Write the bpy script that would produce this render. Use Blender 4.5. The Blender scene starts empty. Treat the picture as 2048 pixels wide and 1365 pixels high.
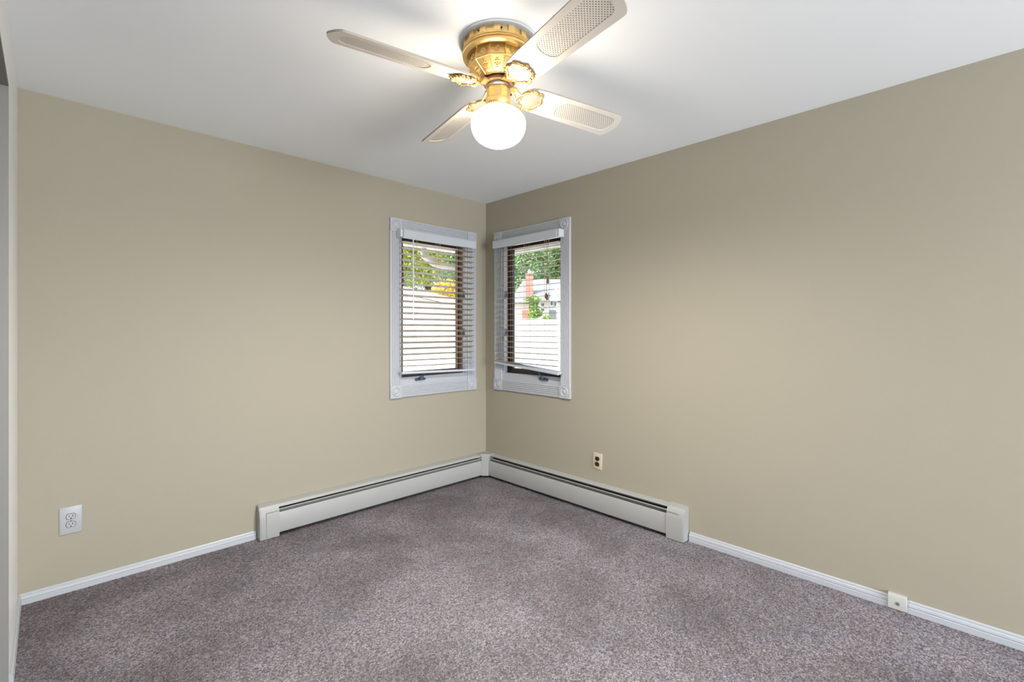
import bpy, bmesh, math, random
from mathutils import Vector, Matrix, noise

sc = bpy.context.scene
PI = math.pi
rnd = random.Random(7)

# ------------------------------------------------------------------ camera
FPX, CXP, HOR = 946.0, 1024.0, 661.0
YAW = math.radians(45.6)
FW = Vector((math.cos(YAW), math.sin(YAW), 0)); RT = Vector((math.sin(YAW), -math.cos(YAW), 0))
CAM = Vector((-2.808, -3.202, 1.29))
cam_d = bpy.data.cameras.new('camera'); cam = bpy.data.objects.new('camera', cam_d)
sc.collection.objects.link(cam); sc.camera = cam
cam.location = CAM
cam.rotation_euler = (PI / 2, 0, YAW - PI / 2)
cam_d.sensor_width = 36; cam_d.lens = 36 * FPX / 2048
cam_d.shift_y = -(682.5 - HOR) / 2048
cam_d.clip_start = 0.02; cam_d.clip_end = 300

# ------------------------------------------------------------------ light and exposure
sc.view_settings.view_transform = 'Standard'; sc.view_settings.look = 'None'
sc.view_settings.exposure = 0.2; sc.view_settings.gamma = 1.0
sc.view_settings.use_curve_mapping = False
world = bpy.data.worlds.new('sky'); sc.world = world; world.use_nodes = True
wn = world.node_tree; wn.nodes.clear()
wo = wn.nodes.new('ShaderNodeOutputWorld'); wb = wn.nodes.new('ShaderNodeBackground')
sk = wn.nodes.new('ShaderNodeTexSky'); sk.sky_type = 'NISHITA'; sk.sun_disc = False
sk.sun_elevation = math.radians(48); sk.sun_rotation = math.radians(-95)
sk.air_density = 1.0; sk.dust_density = 3.0; sk.ozone_density = 1.0
wb.inputs['Strength'].default_value = 0.58
wn.links.new(sk.outputs[0], wb.inputs['Color']); wn.links.new(wb.outputs[0], wo.inputs['Surface'])

sun_d = bpy.data.lights.new('sun', 'SUN'); sun_d.energy = 6.5; sun_d.angle = math.radians(1.0)
sun_d.color = (1.0, 0.95, 0.87)
sun = bpy.data.objects.new('sun', sun_d); sc.collection.objects.link(sun)
sun.rotation_euler = Vector((0.72, -0.04, -0.69)).to_track_quat('-Z', 'Y').to_euler()

# added fill light, daylight-tinted, outside a made-up opening behind the camera
rear_fill_d = bpy.data.lights.new('rear_fill_light', 'AREA'); rear_fill_d.shape = 'RECTANGLE'
rear_fill_d.size = 2.3; rear_fill_d.size_y = 2.0; rear_fill_d.energy = 260; rear_fill_d.color = (0.90, 0.955, 1.0)
rear_fill = bpy.data.objects.new('rear_fill_light', rear_fill_d); sc.collection.objects.link(rear_fill)
rear_fill.location = (-1.45, -7.66, 1.13); rear_fill.rotation_euler = (PI / 2, 0, 0)

cy = sc.cycles
cy.max_bounces = 12; cy.diffuse_bounces = 7; cy.glossy_bounces = 4; cy.transparent_max_bounces = 24
cy.transmission_bounces = 8; cy.sample_clamp_indirect = 6.0
cy.use_denoising = True; cy.caustics_reflective = False; cy.caustics_refractive = False

GLOBE_STRENGTH = 28.0
BULB_WATTS = 370.0
CEIL = 2.428

# ------------------------------------------------------------------ helpers
def tag(o, label=None, cat=None, group=None, kind=None):
    if label: o['label'] = label
    if cat: o['category'] = cat
    if group: o['group'] = group
    if kind: o['kind'] = kind
    return o

def empty(name, loc=(0, 0, 0), rz=0, parent=None):
    o = bpy.data.objects.new(name, None); sc.collection.objects.link(o)
    o.location = loc; o.rotation_euler = (0, 0, rz); o.empty_display_size = 0.05
    if parent: o.parent = parent
    return o

class MB:
    def __init__(s, T=None): s.v = []; s.f = []; s.T = T
    def add(s, vs, fs):
        b = len(s.v)
        for p in vs:
            p = Vector(p)
            if s.T: p = Vector(s.T(p))
            s.v.append(p)
        for f in fs: s.f.append([b + i for i in f])
        return s
    def box(s, a, b):
        x0, y0, z0 = a; x1, y1, z1 = b
        return s.add([(x0,y0,z0),(x1,y0,z0),(x1,y1,z0),(x0,y1,z0),(x0,y0,z1),(x1,y0,z1),(x1,y1,z1),(x0,y1,z1)],
                     [(0,3,2,1),(4,5,6,7),(0,1,5,4),(1,2,6,5),(2,3,7,6),(3,0,4,7)])
    def prism(s, poly, m, h0, h1):
        """poly: 2-D outline; m(a,b,h) -> point"""
        n = len(poly)
        vs = [m(a, b, h0) for a, b in poly] + [m(a, b, h1) for a, b in poly]
        return s.add(vs, [tuple(range(n))[::-1], tuple(range(n, 2 * n))] + [(i, (i + 1) % n, n + (i + 1) % n, n + i) for i in range(n)])
    def ring(s, outer, inner, m, h0, h1):
        """rectangular frame; outer/inner = (a0,b0,a1,b1)"""
        def c(r): return [(r[0], r[1]), (r[2], r[1]), (r[2], r[3]), (r[0], r[3])]
        vs = [m(a, b, h0) for a, b in c(outer) + c(inner)] + [m(a, b, h1) for a, b in c(outer) + c(inner)]
        fs = []
        for i in range(4):
            j = (i + 1) % 4
            fs += [(i, 4 + i, 4 + j, j), (8 + i, 8 + j, 12 + j, 12 + i), (i, j, 8 + j, 8 + i), (4 + i, 12 + i, 12 + j, 4 + j)]
        return s.add(vs, fs)
    def lathe(s, prof, seg=48, c=(0, 0, 0), ax=None, caps=True):
        """prof: list of (r, h) ; ax(x,y,h) maps to the point"""
        ax = ax or (lambda x, y, h: (c[0] + x, c[1] + y, c[2] + h))
        vs = []; fs = []; k = len(prof)
        for i in range(seg):
            t = 2 * PI * i / seg
            for r, h in prof: vs.append(ax(r * math.cos(t), r * math.sin(t), h))
        for i in range(seg):
            j = (i + 1) % seg
            for q in range(k - 1): fs.append((i * k + q, j * k + q, j * k + q + 1, i * k + q + 1))
        if caps:
            if prof[0][0] > 1e-4: fs.append(tuple(i * k for i in range(seg))[::-1])
            if prof[-1][0] > 1e-4: fs.append(tuple(i * k + k - 1 for i in range(seg)))
        return s.add(vs, fs)
    def tube(s, pts, r, seg=8, closed=False, rfun=None):
        pts = [Vector(p) for p in pts]; n = len(pts); vs = []; fs = []
        up = Vector((0, 0, 1))
        for i, p in enumerate(pts):
            if closed: d = pts[(i + 1) % n] - pts[i - 1]
            else: d = pts[min(i + 1, n - 1)] - pts[max(i - 1, 0)]
            d.normalize()
            a = d.cross(up)
            if a.length < 1e-3: a = d.cross(Vector((1, 0, 0)))
            a.normalize(); b = d.cross(a)
            rr = rfun(i) if rfun else r
            for k in range(seg):
                t = 2 * PI * k / seg
                vs.append(p + a * (math.cos(t) * rr) + b * (math.sin(t) * rr))
        for i in range(n if closed else n - 1):
            j = (i + 1) % n
            for k in range(seg):
                l = (k + 1) % seg
                fs.append((i * seg + k, i * seg + l, j * seg + l, j * seg + k))
        if not closed:
            fs.append(tuple(range(seg))); fs.append(tuple(range((n - 1) * seg, n * seg))[::-1])
        return s.add(vs, fs)
    def blob(s, c, r, seg=8, rings=5):
        rx, ry, rz = r if hasattr(r, '__len__') else (r, r, r)
        vs = [(c[0], c[1], c[2] - rz)]; fs = []
        for i in range(1, rings):
            a = PI * i / rings - PI / 2
            for k in range(seg):
                t = 2 * PI * k / seg
                vs.append((c[0] + rx * math.cos(a) * math.cos(t), c[1] + ry * math.cos(a) * math.sin(t), c[2] + rz * math.sin(a)))
        vs.append((c[0], c[1], c[2] + rz)); last = len(vs) - 1
        for k in range(seg):
            l = (k + 1) % seg
            fs.append((0, 1 + l, 1 + k)); fs.append((last, last - seg + k, last - seg + l))
            for i in range(rings - 2):
                b = 1 + i * seg
                fs.append((b + k, b + l, b + seg + l, b + seg + k))
        return s.add(vs, fs)
    def build(s, name, mat, parent=None, smooth=None, bevel=None, recalc=True, loc=None):
        me = bpy.data.meshes.new(name); me.from_pydata([tuple(p) for p in s.v], [], s.f)
        if recalc:
            bm = bmesh.new(); bm.from_mesh(me); bmesh.ops.recalc_face_normals(bm, faces=bm.faces); bm.to_mesh(me); bm.free()
        me.materials.append(mat)
        o = bpy.data.objects.new(name, me); sc.collection.objects.link(o)
        if parent: o.parent = parent
        if loc: o.location = loc
        if smooth:
            for p in me.polygons: p.use_smooth = True
            me.set_sharp_from_angle(angle=math.radians(smooth))
        if bevel:
            b = o.modifiers.new('bevel', 'BEVEL'); b.width = bevel; b.segments = 2; b.limit_method = 'ANGLE'; b.angle_limit = math.radians(40)
            if not smooth:
                for p in me.polygons: p.use_smooth = True
                me.set_sharp_from_angle(angle=math.radians(50))
        return o

# ------------------------------------------------------------------ materials
def mat(name, col, rough=0.5, metal=0.0, spec=0.5, bump=None, var=None, emis=None, coat=0.0):
    m = bpy.data.materials.new(name); m.use_nodes = True; nt = m.node_tree
    p = nt.nodes['Principled BSDF']
    p.inputs['Base Color'].default_value = (*col, 1); p.inputs['Roughness'].default_value = rough
    p.inputs['Metallic'].default_value = metal; p.inputs['Specular IOR Level'].default_value = spec
    p.inputs['Coat Weight'].default_value = coat
    tc = nt.nodes.new('ShaderNodeTexCoord')
    if var:                                     # (scale, amount)
        n = nt.nodes.new('ShaderNodeTexNoise'); n.inputs['Scale'].default_value = var[0]; n.inputs['Detail'].default_value = 4
        mx = nt.nodes.new('ShaderNodeMix'); mx.data_type = 'RGBA'
        mx.inputs[6].default_value = (*[c * (1 - var[1]) for c in col], 1); mx.inputs[7].default_value = (*[min(1, c * (1 + var[1])) for c in col], 1)
        nt.links.new(tc.outputs['Object'], n.inputs['Vector']); nt.links.new(n.outputs['Fac'], mx.inputs[0])
        nt.links.new(mx.outputs[2], p.inputs['Base Color'])
    if bump:                                    # (scale, strength, distance)
        n = nt.nodes.new('ShaderNodeTexNoise'); n.inputs['Scale'].default_value = bump[0]; n.inputs['Detail'].default_value = 3
        b = nt.nodes.new('ShaderNodeBump'); b.inputs['Strength'].default_value = bump[1]; b.inputs['Distance'].default_value = bump[2]
        nt.links.new(tc.outputs['Object'], n.inputs['Vector']); nt.links.new(n.outputs['Fac'], b.inputs['Height'])
        nt.links.new(b.outputs['Normal'], p.inputs['Normal'])
    if emis:
        p.inputs['Emission Color'].default_value = (*emis[0], 1); p.inputs['Emission Strength'].default_value = emis[1]
    return m

M = {}
M['wall'] = mat('beige_wall_paint', (0.345, 0.315, 0.248), 0.62, spec=0.3, bump=(160, 0.12, 0.002), var=(1.3, 0.015))
M['side'] = mat('white_side_paint', (0.80, 0.80, 0.80), 0.45, bump=(120, 0.1, 0.002), var=(2, 0.01))
M['ceil'] = mat('ceiling_paint', (0.89, 0.925, 0.965), 0.8, spec=0.2, bump=(90, 0.12, 0.002), var=(2, 0.01))
M['trim'] = mat('white_trim_paint', (0.45, 0.465, 0.50), 0.35, bump=(60, 0.05, 0.001), var=(6, 0.015))
M['heater'] = mat('heater_enamel', (0.36, 0.36, 0.35), 0.38, bump=(40, 0.04, 0.001), var=(8, 0.02))
M['damper'] = mat('heater_damper_metal', (0.26, 0.26, 0.24), 0.5, var=(10, 0.05))
M['dark'] = mat('black_gap', (0.006, 0.006, 0.006), 0.9, var=(20, 0.1))
M['bronze'] = mat('dark_bronze_frame', (0.045, 0.024, 0.016), 0.35, bump=(80, 0.05, 0.001), var=(12, 0.2))
M['hardware'] = mat('blue_grey_hardware', (0.06, 0.09, 0.13), 0.3, metal=0.5, var=(30, 0.1))
M['slat'] = mat('backlit_blind_slat', (0.38, 0.31, 0.225), 0.4, bump=(50, 0.05, 0.001), var=(14, 0.03))  # white slats; their backlit shade is put into this tan colour
M['valance'] = mat('white_valance', (0.50, 0.53, 0.575), 0.35, bump=(60, 0.04, 0.001), var=(9, 0.02))
M['cord'] = mat('backlit_cord', (0.50, 0.34, 0.22), 0.8, var=(200, 0.1))  # white ladder cords with the tan bleed of the backlight painted in
M['wand'] = mat('clear_grey_wand', (0.62, 0.64, 0.68), 0.25, var=(20, 0.03))
M['tassel'] = mat('brown_tassel', (0.10, 0.055, 0.03), 0.35, var=(80, 0.2))
M['gold'] = mat('antique_gold', (0.74, 0.51, 0.21), 0.33, metal=0.85, bump=(120, 0.12, 0.001), var=(18, 0.12))
M['gold2'] = mat('polished_gold', (0.86, 0.60, 0.26), 0.22, metal=0.9, bump=(260, 0.25, 0.001), var=(40, 0.15))
M['gold3'] = mat('bracket_gold', (0.58, 0.37, 0.14), 0.36, metal=0.85, bump=(260, 0.3, 0.001), var=(60, 0.25))
M['goldd'] = mat('recessed_gold', (0.16, 0.08, 0.035), 0.42, metal=0.7, bump=(120, 0.1, 0.001), var=(18, 0.15))  # gold darkened so the flywheel passes for the shaded gap under the motor
M['steel'] = mat('bright_steel', (0.5, 0.5, 0.52), 0.25, metal=1.0, var=(20, 0.1))
M['plate'] = mat('ceiling_plate_grey', (0.56, 0.57, 0.58), 0.5, var=(12, 0.04))
M['blade'] = mat('cream_blade', (0.72, 0.69, 0.64), 0.35, spec=0.4, var=(10, 0.02))
M['bladeedge'] = mat('blade_edge_band', (0.36, 0.31, 0.26), 0.5, var=(10, 0.05))
M['outw'] = mat('white_outlet_plastic', (0.40, 0.41, 0.425), 0.35, var=(20, 0.01))
M['outi'] = mat('ivory_outlet_plastic', (0.52, 0.46, 0.34), 0.35, var=(20, 0.03))
M['brown'] = mat('brown_outlet_plastic', (0.03, 0.017, 0.012), 0.3, var=(20, 0.1))
M['jack'] = mat('jack_box_plastic', (0.47, 0.47, 0.44), 0.4, var=(20, 0.02))
M['globe'] = mat('lit_globe_glass', (0.9, 0.88, 0.84), 0.2, emis=((1.0, 0.87, 0.70), GLOBE_STRENGTH))
def globe_material(m):                     # thin frosted glass: glows and lets the bulb's light through
    nt = m.node_tree; p = nt.nodes['Principled BSDF']; out = [n for n in nt.nodes if n.type == 'OUTPUT_MATERIAL'][0]
    t = nt.nodes.new('ShaderNodeBsdfTransparent'); mx = nt.nodes.new('ShaderNodeMixShader'); mx.inputs[0].default_value = 0.6
    nt.links.new(t.outputs[0], mx.inputs[1]); nt.links.new(p.outputs[0], mx.inputs[2]); nt.links.new(mx.outputs[0], out.inputs['Surface'])
globe_material(M['globe'])
M['vinyl'] = mat('white_vinyl', (0.80, 0.77, 0.74), 0.5, var=(1.5, 0.03))
M['siding'] = mat('white_siding', (0.80, 0.78, 0.76), 0.6, var=(3, 0.04))
M['roof'] = mat('grey_shingles', (0.20, 0.21, 0.21), 0.8, bump=(4, 0.5, 0.05), var=(3, 0.2))
M['palroof'] = mat('pale_metal_roof', (0.62, 0.62, 0.62), 0.5, var=(2, 0.05))
M['glassd'] = mat('dark_house_glass', (0.09, 0.13, 0.13), 0.1, var=(2, 0.1))
M['greydoor'] = mat('grey_panel', (0.25, 0.28, 0.27), 0.6, var=(2, 0.1))
M['bark'] = mat('bark', (0.10, 0.075, 0.055), 0.9, bump=(14, 0.6, 0.03), var=(6, 0.3))
M['leaf'] = mat('green_leaves', (0.25, 0.37, 0.12), 0.55, var=(1.2, 0.35))
M['leafy'] = mat('yellow_green_leaves', (0.36, 0.42, 0.07), 0.55, var=(1.2, 0.3))
M['leafd'] = mat('deep_green_leaves', (0.17, 0.28, 0.10), 0.55, var=(0.6, 0.4))
M['leafg'] = mat('golden_leaves', (0.72, 0.50, 0.06), 0.6, var=(2.5, 0.2))
M['ivy'] = mat('ivy_leaves', (0.19, 0.33, 0.06), 0.5, var=(1.5, 0.35))
M['soffit'] = mat('soffit_white', (0.55, 0.52, 0.42), 0.5, var=(3, 0.02))
M['gutter'] = mat('white_gutter', (0.78, 0.77, 0.74), 0.4, var=(5, 0.02))
M['lawn'] = mat('pale_ground', (0.42, 0.40, 0.35), 0.9, bump=(6, 0.3, 0.05), var=(0.8, 0.15))
M['trackm'] = mat('closet_track', (0.10, 0.11, 0.12), 0.5, var=(10, 0.1))  # dark tone stands in for the shadow above the closet doors
M['lining'] = mat('taupe_closet_lining', (0.24, 0.23, 0.215), 0.5, var=(8, 0.03))
M['door'] = mat('closet_door_panel', (0.30, 0.29, 0.27), 0.4, var=(4, 0.02))

def soffit_lines(m):
    nt = m.node_tree; p = nt.nodes['Principled BSDF']; tc = nt.nodes['Texture Coordinate']
    w = nt.nodes.new('ShaderNodeTexWave'); w.bands_direction = 'DIAGONAL'; w.inputs['Scale'].default_value = 3.2
    b = nt.nodes.new('ShaderNodeBump'); b.inputs['Strength'].default_value = 0.9; b.inputs['Distance'].default_value = 0.02
    nt.links.new(tc.outputs['Object'], w.inputs['Vector']); nt.links.new(w.outputs['Fac'], b.inputs['Height']); nt.links.new(b.outputs['Normal'], p.inputs['Normal'])
soffit_lines(M['soffit'])

def brick(name, scale):
    m = mat(name, (0.42, 0.15, 0.10), 0.8); nt = m.node_tree; p = nt.nodes['Principled BSDF']
    t = nt.nodes.new('ShaderNodeTexBrick'); t.inputs['Scale'].default_value = scale
    t.inputs['Color1'].default_value = (0.42, 0.14, 0.10, 1); t.inputs['Color2'].default_value = (0.32, 0.10, 0.08, 1)
    t.inputs['Mortar'].default_value = (0.45, 0.38, 0.34, 1); t.inputs['Mortar Size'].default_value = 0.015
    tc = nt.nodes['Texture Coordinate']; mp = nt.nodes.new('ShaderNodeMapping'); mp.inputs['Rotation'].default_value = (PI / 2, 0, 0)
    nt.links.new(tc.outputs['Object'], mp.inputs['Vector']); nt.links.new(mp.outputs[0], t.inputs['Vector']); nt.links.new(t.outputs['Color'], p.inputs['Base Color'])
    return m
M['brick'] = brick('red_brick', 5)

def cane_material():
    m = mat('woven_cane', (0.72, 0.69, 0.64), 0.5); nt = m.node_tree; p = nt.nodes['Principled BSDF']; L = nt.links
    tc = nt.nodes['Texture Coordinate']; sep = nt.nodes.new('ShaderNodeSeparateXYZ'); L.new(tc.outputs['Object'], sep.inputs[0])
    def cosk(out):
        a = nt.nodes.new('ShaderNodeMath'); a.operation = 'MULTIPLY'; a.inputs[1].default_value = PI / 0.0062; L.new(out, a.inputs[0])
        b = nt.nodes.new('ShaderNodeMath'); b.operation = 'COSINE'; L.new(a.outputs[0], b.inputs[0]); return b.outputs[0]
    pr = nt.nodes.new('ShaderNodeMath'); pr.operation = 'MULTIPLY'; L.new(cosk(sep.outputs['X']), pr.inputs[0]); L.new(cosk(sep.outputs['Y']), pr.inputs[1])
    cr = nt.nodes.new('ShaderNodeValToRGB'); L.new(pr.outputs[0], cr.inputs[0])
    cr.color_ramp.elements[0].position = 0.42; cr.color_ramp.elements[0].color = (0.72, 0.69, 0.64, 1)
    cr.color_ramp.elements[1].position = 0.62; cr.color_ramp.elements[1].color = (0.12, 0.09, 0.07, 1)
    L.new(cr.outputs[0], p.inputs['Base Color'])
    b = nt.nodes.new('ShaderNodeBump'); b.inputs['Strength'].default_value = 0.35; b.inputs['Distance'].default_value = 0.002; b.invert = True
    L.new(pr.outputs[0], b.inputs['Height']); L.new(b.outputs[0], p.inputs['Normal'])
    return m
M['cane'] = cane_material()

def rib_material():
    m = mat('ribbed_cream_plate', (0.27, 0.24, 0.20), 0.35, metal=0.0); nt = m.node_tree; p = nt.nodes['Principled BSDF']
    tc = nt.nodes['Texture Coordinate']; w = nt.nodes.new('ShaderNodeTexWave'); w.inputs['Scale'].default_value = 55; w.bands_direction = 'Y'
    b = nt.nodes.new('ShaderNodeBump'); b.inputs['Strength'].default_value = 0.8; b.inputs['Distance'].default_value = 0.002
    nt.links.new(tc.outputs['Object'], w.inputs['Vector']); nt.links.new(w.outputs['Fac'], b.inputs['Height']); nt.links.new(b.outputs[0], p.inputs['Normal'])
    return m
M['rib'] = rib_material()

def carpet_material():
    m = bpy.data.materials.new('mauve_carpet'); m.use_nodes = True; nt = m.node_tree; L = nt.links; N = nt.nodes
    p = N['Principled BSDF']; p.inputs['Roughness'].default_value = 0.95; p.inputs['Specular IOR Level'].default_value = 0.08
    p.inputs['Sheen Weight'].default_value = 0.25; p.inputs['Sheen Roughness'].default_value = 0.6
    tc = N.new('ShaderNodeTexCoord')
    # tufts: individual yarn ends of differing shade
    v = N.new('ShaderNodeTexVoronoi'); v.inputs['Scale'].default_value = 215; v.inputs['Randomness'].default_value = 1.0
    dist = N.new('ShaderNodeTexNoise'); dist.inputs['Scale'].default_value = 120; dist.inputs['Detail'].default_value = 2
    L.new(tc.outputs['Object'], dist.inputs['Vector'])
    mixv = N.new('ShaderNodeMix'); mixv.data_type = 'RGBA'; mixv.blend_type = 'LINEAR_LIGHT'; mixv.inputs[0].default_value = 0.008
    L.new(tc.outputs['Object'], mixv.inputs[6]); L.new(dist.outputs['Color'], mixv.inputs[7]); L.new(mixv.outputs[2], v.inputs['Vector'])
    sep = N.new('ShaderNodeSeparateColor'); L.new(v.outputs['Color'], sep.inputs[0])
    f = N.new('ShaderNodeTexNoise'); f.inputs['Scale'].default_value = 320; f.inputs['Detail'].default_value = 3; L.new(tc.outputs['Object'], f.inputs['Vector'])
    # pile direction patches and hue drift
    g = N.new('ShaderNodeTexNoise'); g.inputs['Scale'].default_value = 1.9; g.inputs['Detail'].default_value = 5; g.inputs['Roughness'].default_value = 0.6; g.inputs['Distortion'].default_value = 0.4
    L.new(tc.outputs['Object'], g.inputs['Vector'])
    h = N.new('ShaderNodeTexNoise'); h.inputs['Scale'].default_value = 5.5; h.inputs['Detail'].default_value = 4; L.new(tc.outputs['Object'], h.inputs['Vector'])
    r1 = N.new('ShaderNodeValToRGB'); L.new(sep.outputs[0], r1.inputs[0])
    e = r1.color_ramp.elements
    e[0].position = 0.0; e[0].color = (0.045, 0.036, 0.042, 1); e[1].position = 1.0; e[1].color = (0.64, 0.575, 0.62, 1)
    q = r1.color_ramp.elements.new(0.5); q.color = (0.25, 0.214, 0.236, 1)
    r2 = N.new('ShaderNodeValToRGB'); L.new(h.outputs['Fac'], r2.inputs[0])
    r2.color_ramp.elements[0].position = 0.35; r2.color_ramp.elements[0].color = (1.03, 0.97, 0.95, 1)
    r2.color_ramp.elements[1].position = 0.68; r2.color_ramp.elements[1].color = (0.97, 0.99, 1.05, 1)
    r3 = N.new('ShaderNodeValToRGB'); L.new(g.outputs['Fac'], r3.inputs[0])
    r3.color_ramp.elements[0].position = 0.36; r3.color_ramp.elements[0].color = (0.62, 0.58, 0.58, 1)
    r3.color_ramp.elements[1].position = 0.62; r3.color_ramp.elements[1].color = (1.20, 1.21, 1.23, 1)
    m1 = N.new('ShaderNodeMix'); m1.data_type = 'RGBA'; m1.blend_type = 'MULTIPLY'; m1.inputs[0].default_value = 1; m1.clamp_result = False
    m2 = N.new('ShaderNodeMix'); m2.data_type = 'RGBA'; m2.blend_type = 'MULTIPLY'; m2.inputs[0].default_value = 1; m2.clamp_result = False
    L.new(r1.outputs[0], m1.inputs[6]); L.new(r2.outputs[0], m1.inputs[7]); L.new(m1.outputs[2], m2.inputs[6]); L.new(r3.outputs[0], m2.inputs[7])
    L.new(m2.outputs[2], p.inputs['Base Color'])
    ad = N.new('ShaderNodeMath'); ad.operation = 'ADD'; L.new(f.outputs['Fac'], ad.inputs[0]); L.new(sep.outputs[1], ad.inputs[1])
    sb = N.new('ShaderNodeMath'); sb.operation = 'SUBTRACT'; L.new(ad.outputs[0], sb.inputs[0]); L.new(v.outputs['Distance'], sb.inputs[1])
    b = N.new('ShaderNodeBump'); b.inputs['Strength'].default_value = 1.0; b.inputs['Distance'].default_value = 0.009
    L.new(sb.outputs[0], b.inputs['Height']); L.new(b.outputs[0], p.inputs['Normal'])
    return m
M['carpet'] = carpet_material()

def glass_material():
    m = bpy.data.materials.new('window_pane_glass'); m.use_nodes = True; nt = m.node_tree; nt.nodes.clear()
    o = nt.nodes.new('ShaderNodeOutputMaterial'); t = nt.nodes.new('ShaderNodeBsdfTransparent'); g = nt.nodes.new('ShaderNodeBsdfGlossy')
    t.inputs[0].default_value = (0.94, 0.96, 0.95, 1); g.inputs['Roughness'].default_value = 0.02
    mx = nt.nodes.new('ShaderNodeMixShader'); mx.inputs[0].default_value = 0.04; nt.links.new(t.outputs[0], mx.inputs[1]); nt.links.new(g.outputs[0], mx.inputs[2]); nt.links.new(mx.outputs[0], o.inputs['Surface'])
    return m
M['glass'] = glass_material()

# ------------------------------------------------------------------ the room shell
X0, Y0 = -2.913, -7.50          # left wall plane, rear wall plane
T = 0.118
XZ = lambda yy: (lambda a, b, h: (a, h, b))
def structure(o): o['kind'] = 'structure'; return o

structure(MB().box((X0 - 0.75, Y0 - T, -0.12), (0.0 + T, T, 0.0)).build('floor', M['carpet']))
structure(MB().box((X0 - 0.75, Y0 - T, CEIL), (T, T, CEIL + 0.08)).build('ceiling', M['ceil']))
H_IN = (0.23, 0.900, 0.888, 2.035)       # wall hole in (s, z)
wb1 = MB().ring((X0 - T, 0.0, T, CEIL), (-H_IN[2], H_IN[1], -H_IN[0], H_IN[3]), lambda a, b, h: (a, h, b), 0.0, T)
structure(wb1.build('wall_back', M['wall']))
wr = MB().ring((Y0, 0.0, 0.0, CEIL), (-H_IN[2], H_IN[1], -H_IN[0], H_IN[3]), lambda a, b, h: (h, a, b), 0.0, T)
structure(wr.build('wall_right', M['wall']))
# wall behind the camera with an opening made up for the fill light
wf = MB().ring((X0 - T, 0.0, T, CEIL), (-2.60, 0.10, -0.30, 2.15), lambda a, b, h: (a, h, b), Y0 - T, Y0)
structure(wf.build('wall_front', M['wall']))
# left wall with the closet opening
CY0, CY1, CZ = -2.75, -0.72, 2.175
wl = MB()
wl.box((X0 - T, CY1, 0), (X0, 0, CEIL)).box((X0 - T, Y0, 0), (X0, CY0, CEIL)).box((X0 - T, CY0, CZ), (X0, CY1, CEIL))
structure(wl.build('wall_left', M['side']))
cl = MB().box((X0 - 0.75, CY0 - 0.1, 0), (X0 - 0.72, CY1 + 0.1, CEIL)).box((X0 - 0.75, CY1 + 0.07, 0), (X0 - T, CY1 + 0.1, CEIL)).box((X0 - 0.75, CY0 - 0.1, 0), (X0 - T, CY0 - 0.07, CEIL))
structure(cl.build('wall_closet', M['side']))
structure(MB().box((X0 - T, CY1 - 0.012, 0.0), (X0 + 0.002, CY1, CZ)).box((X0 - T, CY0, CZ - 0.012), (X0 + 0.002, CY1 - 0.012, CZ)).build('trim_closet', M['lining']))
# closet sliding doors and their track
cd = empty('door_1', (X0 - 0.06, (CY0 + CY1) / 2, 0)); structure(cd)
hy = (CY1 - CY0) / 2 - 0.013
MB().box((-0.014, 0.0, 0.015), (0.014, hy - 0.004, 2.05)).build('door_panel', M['door'], cd, bevel=0.003)
MB().box((-0.050, -hy + 0.004, 0.015), (-0.022, 0.04, 2.05)).build('door_panel', M['door'], cd, bevel=0.003)
MB().box((-0.055, -hy + 0.002, 2.06), (0.020, hy - 0.002, 2.155)).build('door_track', M['trackm'], cd)

# ------------------------------------------------------------------ baseboards
def base_profile(h=0.056, d=0.014):
    return [(0, 0), (d, 0), (d, h * 0.42), (d * 0.72, h * 0.47), (d * 0.95, h * 0.55), (d * 0.85, h * 0.72), (d * 0.5, h * 0.78), (d * 0.5, h * 0.92), (d * 0.3, h), (0, h)]
bb = MB().prism(base_profile(0.050), lambda n, z, h: (h, -n, z), X0 + 0.001, -1.893)
structure(bb.build('baseboard_back', M['trim']))
bb = MB().prism(base_profile(0.056), lambda n, z, h: (-n, h, z), -2.853, -1.893)
bb.prism(base_profile(0.056), lambda n, z, h: (-n, h, z), Y0 + 0.001, -2.921)
structure(bb.build('baseboard_right', M['trim']))
bb = MB().prism(base_profile(0.056), lambda n, z, h: (X0 + n, h, z), CY1, -0.015)
structure(bb.build('baseboard_left', M['trim']))

# ------------------------------------------------------------------ windows
def W1(p): return (-p[0], -p[1], p[2])      # (s along wall from the corner, n into the room, z)
def W2(p): return (-p[1], -p[0], p[2])

def fluted(mb, w0, w1, l0, l1, vertical, n0=0.018):
    k = 5; g = (w1 - w0); e = 0.010; pts = [(w0, 0.0), (w0, n0 * 0.8), (w0 + e * 0.6, n0)]
    step = (g - 2 * e) / k
    for i in range(k):
        a = w0 + e + i * step
        pts += [(a + step * 0.15, n0), (a + step * 0.38, n0 - 0.006), (a + step * 0.62, n0 - 0.006), (a + step * 0.85, n0)]
    pts += [(w1 - e * 0.6, n0), (w1, n0 * 0.8), (w1, 0.0)]
    if vertical: mb.prism(pts, lambda a, n, h: (a, n, h), l0, l1)
    else: mb.prism(pts, lambda a, n, h: (h, n, a), l0, l1)

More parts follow.
